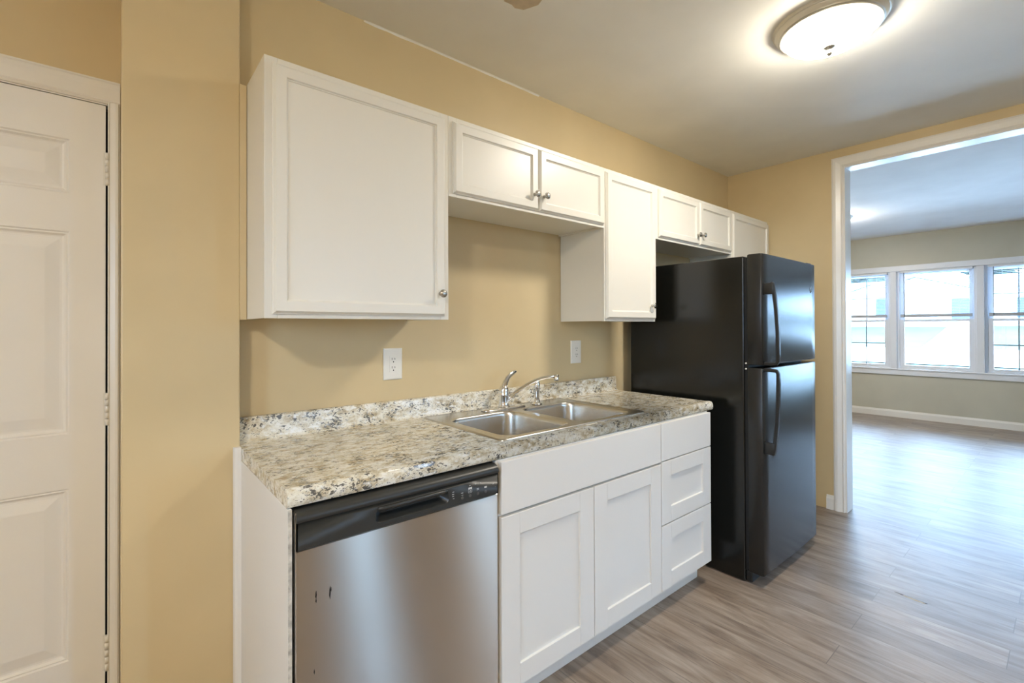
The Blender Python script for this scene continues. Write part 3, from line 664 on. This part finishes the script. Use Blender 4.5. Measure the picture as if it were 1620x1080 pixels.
# kitchen side windows (behind and left of the camera)
def plain_window(name, axis, at, a0, a1, z0, z1):
    w = thing(name, (at, (a0+a1)/2, z0) if axis == 'x' else ((a0+a1)/2, at, z0), kind='structure')
    def bx(m, p0, p1, d0, d1, zz0, zz1, bev=0):
        return m.box(at-d1, at-d0, p0, p1, zz0, zz1, bev) if axis == 'x' else m.box(p0, p1, at-d1, at-d0, zz0, zz1, bev)
    f = MB(); zm = (z0+z1)/2
    bx(f, a0, a0+.05, .03, .10, z0, z1, .003); bx(f, a1-.05, a1, .03, .10, z0, z1, .003); bx(f, a0+.05, a1-.05, .03, .10, z0, z0+.05, .003); bx(f, a0+.05, a1-.05, .03, .10, z1-.05, z1, .003); bx(f, a0+.05, a1-.05, .03, .10, zm-.02, zm+.02, .003)
    f.build('window_frame', 'vinyl', w)
    g = MB(); bx(g, a0+.05, a1-.05, .06, .063, z0+.05, z1-.05); g.build('pane', 'glass', w)
    c = MB(); e_ = .07
    bx(c, a0-e_, a0, -.016, 0, z0-e_, z1+e_, .003); bx(c, a1, a1+e_, -.016, 0, z0-e_, z1+e_, .003); bx(c, a0, a1, -.016, 0, z1, z1+e_, .003); bx(c, a0, a1, -.016, 0, z0-e_, z0, .003)
    c.build('casing', 'trim', w)
plain_window('window_6', 'x', XL, -2.4, -1.6, 1.1, 2.1)
plain_window('window_7', 'y', YB, 1.20, 1.45, .25, 2.2)
plain_window('window_8', 'y', YB, 2.58, 2.88, .25, 2.2)  # made-up window, added for the second bright streak on the dishwasher door

# ------------------------------------------------------------------ damaged seam in the floor
fc = thing('trim_5', (2.6, -1.335, 0), kind='structure')
MB().rings([[(2.6055, -1.270, .0003), (2.6045, -1.300, .0004), (2.6005, -1.345, .0004), (2.5960, -1.396, .0003), (2.5905, -1.394, .0003), (2.5935, -1.345, .0004), (2.5985, -1.300, .0004), (2.6035, -1.272, .0003)], [(2.6055, -1.270, .0006), (2.6045, -1.300, .0008), (2.6005, -1.345, .0008), (2.5960, -1.396, .0006), (2.5905, -1.394, .0006), (2.5935, -1.345, .0008), (2.5985, -1.300, .0008), (2.6035, -1.272, .0006)]]).build('seam_gap', 'dark', fc)
MB().rings([[(2.5995, -1.305, .0006), (2.5955, -1.345, .0006), (2.5905, -1.388, .0006), (2.5855, -1.383, .0003), (2.5875, -1.345, .0003), (2.5945, -1.306, .0003)], [(2.5995, -1.305, .0014), (2.5955, -1.345, .0016), (2.5905, -1.388, .0014), (2.5855, -1.383, .0006), (2.5875, -1.345, .0006), (2.5945, -1.306, .0006)]]).build('chipped_edge', 'chip', fc)

# ------------------------------------------------------------------ outside, across the street
def strip(name, pts, y0, y1, mat, dz=0, **kw):
    b = MB(); n = 1
    b.rings([[(x, y0, z+dz) for x, z in pts], [(x, y1, z+dz) for x, z in pts]], closed=False, cap0=False, cap1=False)
    o = b.build(name, mat)
    return o
PX = [(8.4, -.45), (18, -.42), (24.9, -.32), (27.5, -.25), (33, .05), (37, .55), (42, 1.25), (48, 1.5), (120, 2.2)]
o = strip('lawn', PX, -70, 80, 'lawn'); o['kind'] = 'structure'
o = strip('added_bounce_slab', [(8.4, -.45), (18, -.42), (23.5, -.345)], -14, 12, 'lawn_white', .02); o['kind'] = 'structure'  # unseen pale slab, added to bounce daylight onto the front room ceiling
o = strip('trim_6', [(25.2, -.30), (27.5, -.24), (33, .06)], -70, 80, 'lawn_white', .03); o['kind'] = 'structure'; o.name = 'street_pavement'
o = strip('driveway', [(33, .05), (37, .55), (41.6, 1.20)], 1.5, 3.45, 'lawn_white', .05); o['kind'] = 'structure'
strip('lawn_side', [(-60, -.5), (-2.8, -.5)], -70, 60, 'lawn')['kind'] = 'structure'
o = strip('lawn_back', [(-2.8, -.5), (8.6, -.5)], -70, -4.9, 'lawn'); o['kind'] = 'structure'
hs = thing('house', (46, 4.3, 1.2), 'white gabled house across the street, seen through the windows', 'house')
hw_ = MB(); X0, X1 = 42.0, 52.0
hw_.box(X0+1, X1, -6, 3.0, 1.0, 3.70).box(X0, X1, 2.2, 13.5, 1.0, 3.70)
hw_.extrude([(2.3, 3.70), (8.0, 3.70), (5.15, 4.62)], X0, X1).extrude([(5.8, 3.6), (9.2, 3.6), (7.4, 4.28)], X0-.6, X0+3)
hw_.build('walls', 'siding', hs)
rf = MB()
rf.extrude([(1.9, 3.60), (5.15, 4.66), (8.5, 3.60), (8.5, 3.74), (5.15, 4.80), (1.9, 3.74)], X0-.4, X1+.4)
rf.extrude([(X0+.6, 3.66), (X1+.4, 3.66), (X1+.4, 3.80), (47.0, 4.9), (X0+.6, 3.80)], -6.4, 3.0, 'y').extrude([(X0-.4, 3.66), (X1+.4, 3.66), (X1+.4, 3.80), (47.0, 4.9), (X0-.4, 3.80)], 7.8, 13.9, 'y')
rf.extrude([(5.5, 3.55), (7.4, 4.30), (9.4, 3.55), (9.4, 3.66), (7.4, 4.42), (5.5, 3.66)], X0-.9, X0+3)
rf.build('roof', 'roof', hs)
def hwin(y0, y1, z0, z1, x):
    f = MB().box(x-.05, x+.02, y0-.06, y1+.06, z0-.06, z1+.06).build('window', 'vinyl', hs)
    MB().box(x-.06, x-.04, y0, y1, z0, z1).build('window_pane', 'shutter', f)
hwin(6.8, 7.35, 1.95, 3.25, X0); hwin(2.45, 3.3, 1.7, 3.1, X0); hwin(-1.4, .4, 1.8, 3.1, X0+1)
MB().box(X0-.05, X0+.05, 4.0, 5.0, 1.05, 3.05).build('front_door', 'vinyl', hs)
def tree(x, y, z0, h, r, label, seed):
    t = thing('tree', (x, y, z0), label, 'tree', 'trees behind the house across the street')
    MB().tube([(x, y, z0-.3), (x+.1, y, z0+h*.3), (x, y+.1, z0+h*.55)], [.28, .2, .1], 10).build('trunk', 'bark', t)
    rr_ = random.Random(seed); c = MB()
    for k in range(14):
        tmp = bmesh.new(); bmesh.ops.create_icosphere(tmp, subdivisions=3, radius=r*rr_.uniform(.35, .6))
        o_ = Vector((x+rr_.uniform(-.6, .6)*r, y+rr_.uniform(-.7, .7)*r, z0+h*rr_.uniform(.45, .9)))
        for v in tmp.verts: v.co *= 1+.28*noise.noise(v.co*2.2+Vector((k*3.1, seed, 0)))+.12*noise.noise(v.co*7); v.co += o_
        c._add(tmp)
    c.build('crown', 'leaf', t)
tree(60, 1.5, 1.7, 8.5, 3.4, 'leafy tree just right of the white house gable across the street', 3)
tree(62, -7.0, 1.7, 8, 3.6, 'leafy tree seen through the window at the right edge', 5)
tree(64, 14.5, 1.7, 7.0, 3.4, 'leafy tree seen through the leftmost window', 8)
# peeled paint patch on the kitchen ceiling
M['peel'] = paint('peeled paint patch', (.62, .50, .34), .7, .2, .1, 20)
pt = [(.806, -.470), (.815, -.452), (.850, -.456), (.872, -.449), (.905, -.463), (.918, -.492), (.930, -.520), (.921, -.556), (.890, -.600), (.862, -.570), (.848, -.530), (.825, -.505)]
struct('trim_6', MB().rings([[(x, y, H-.0010) for x, y in pt], [(x, y, H+.001) for x, y in pt]]), 'peel')
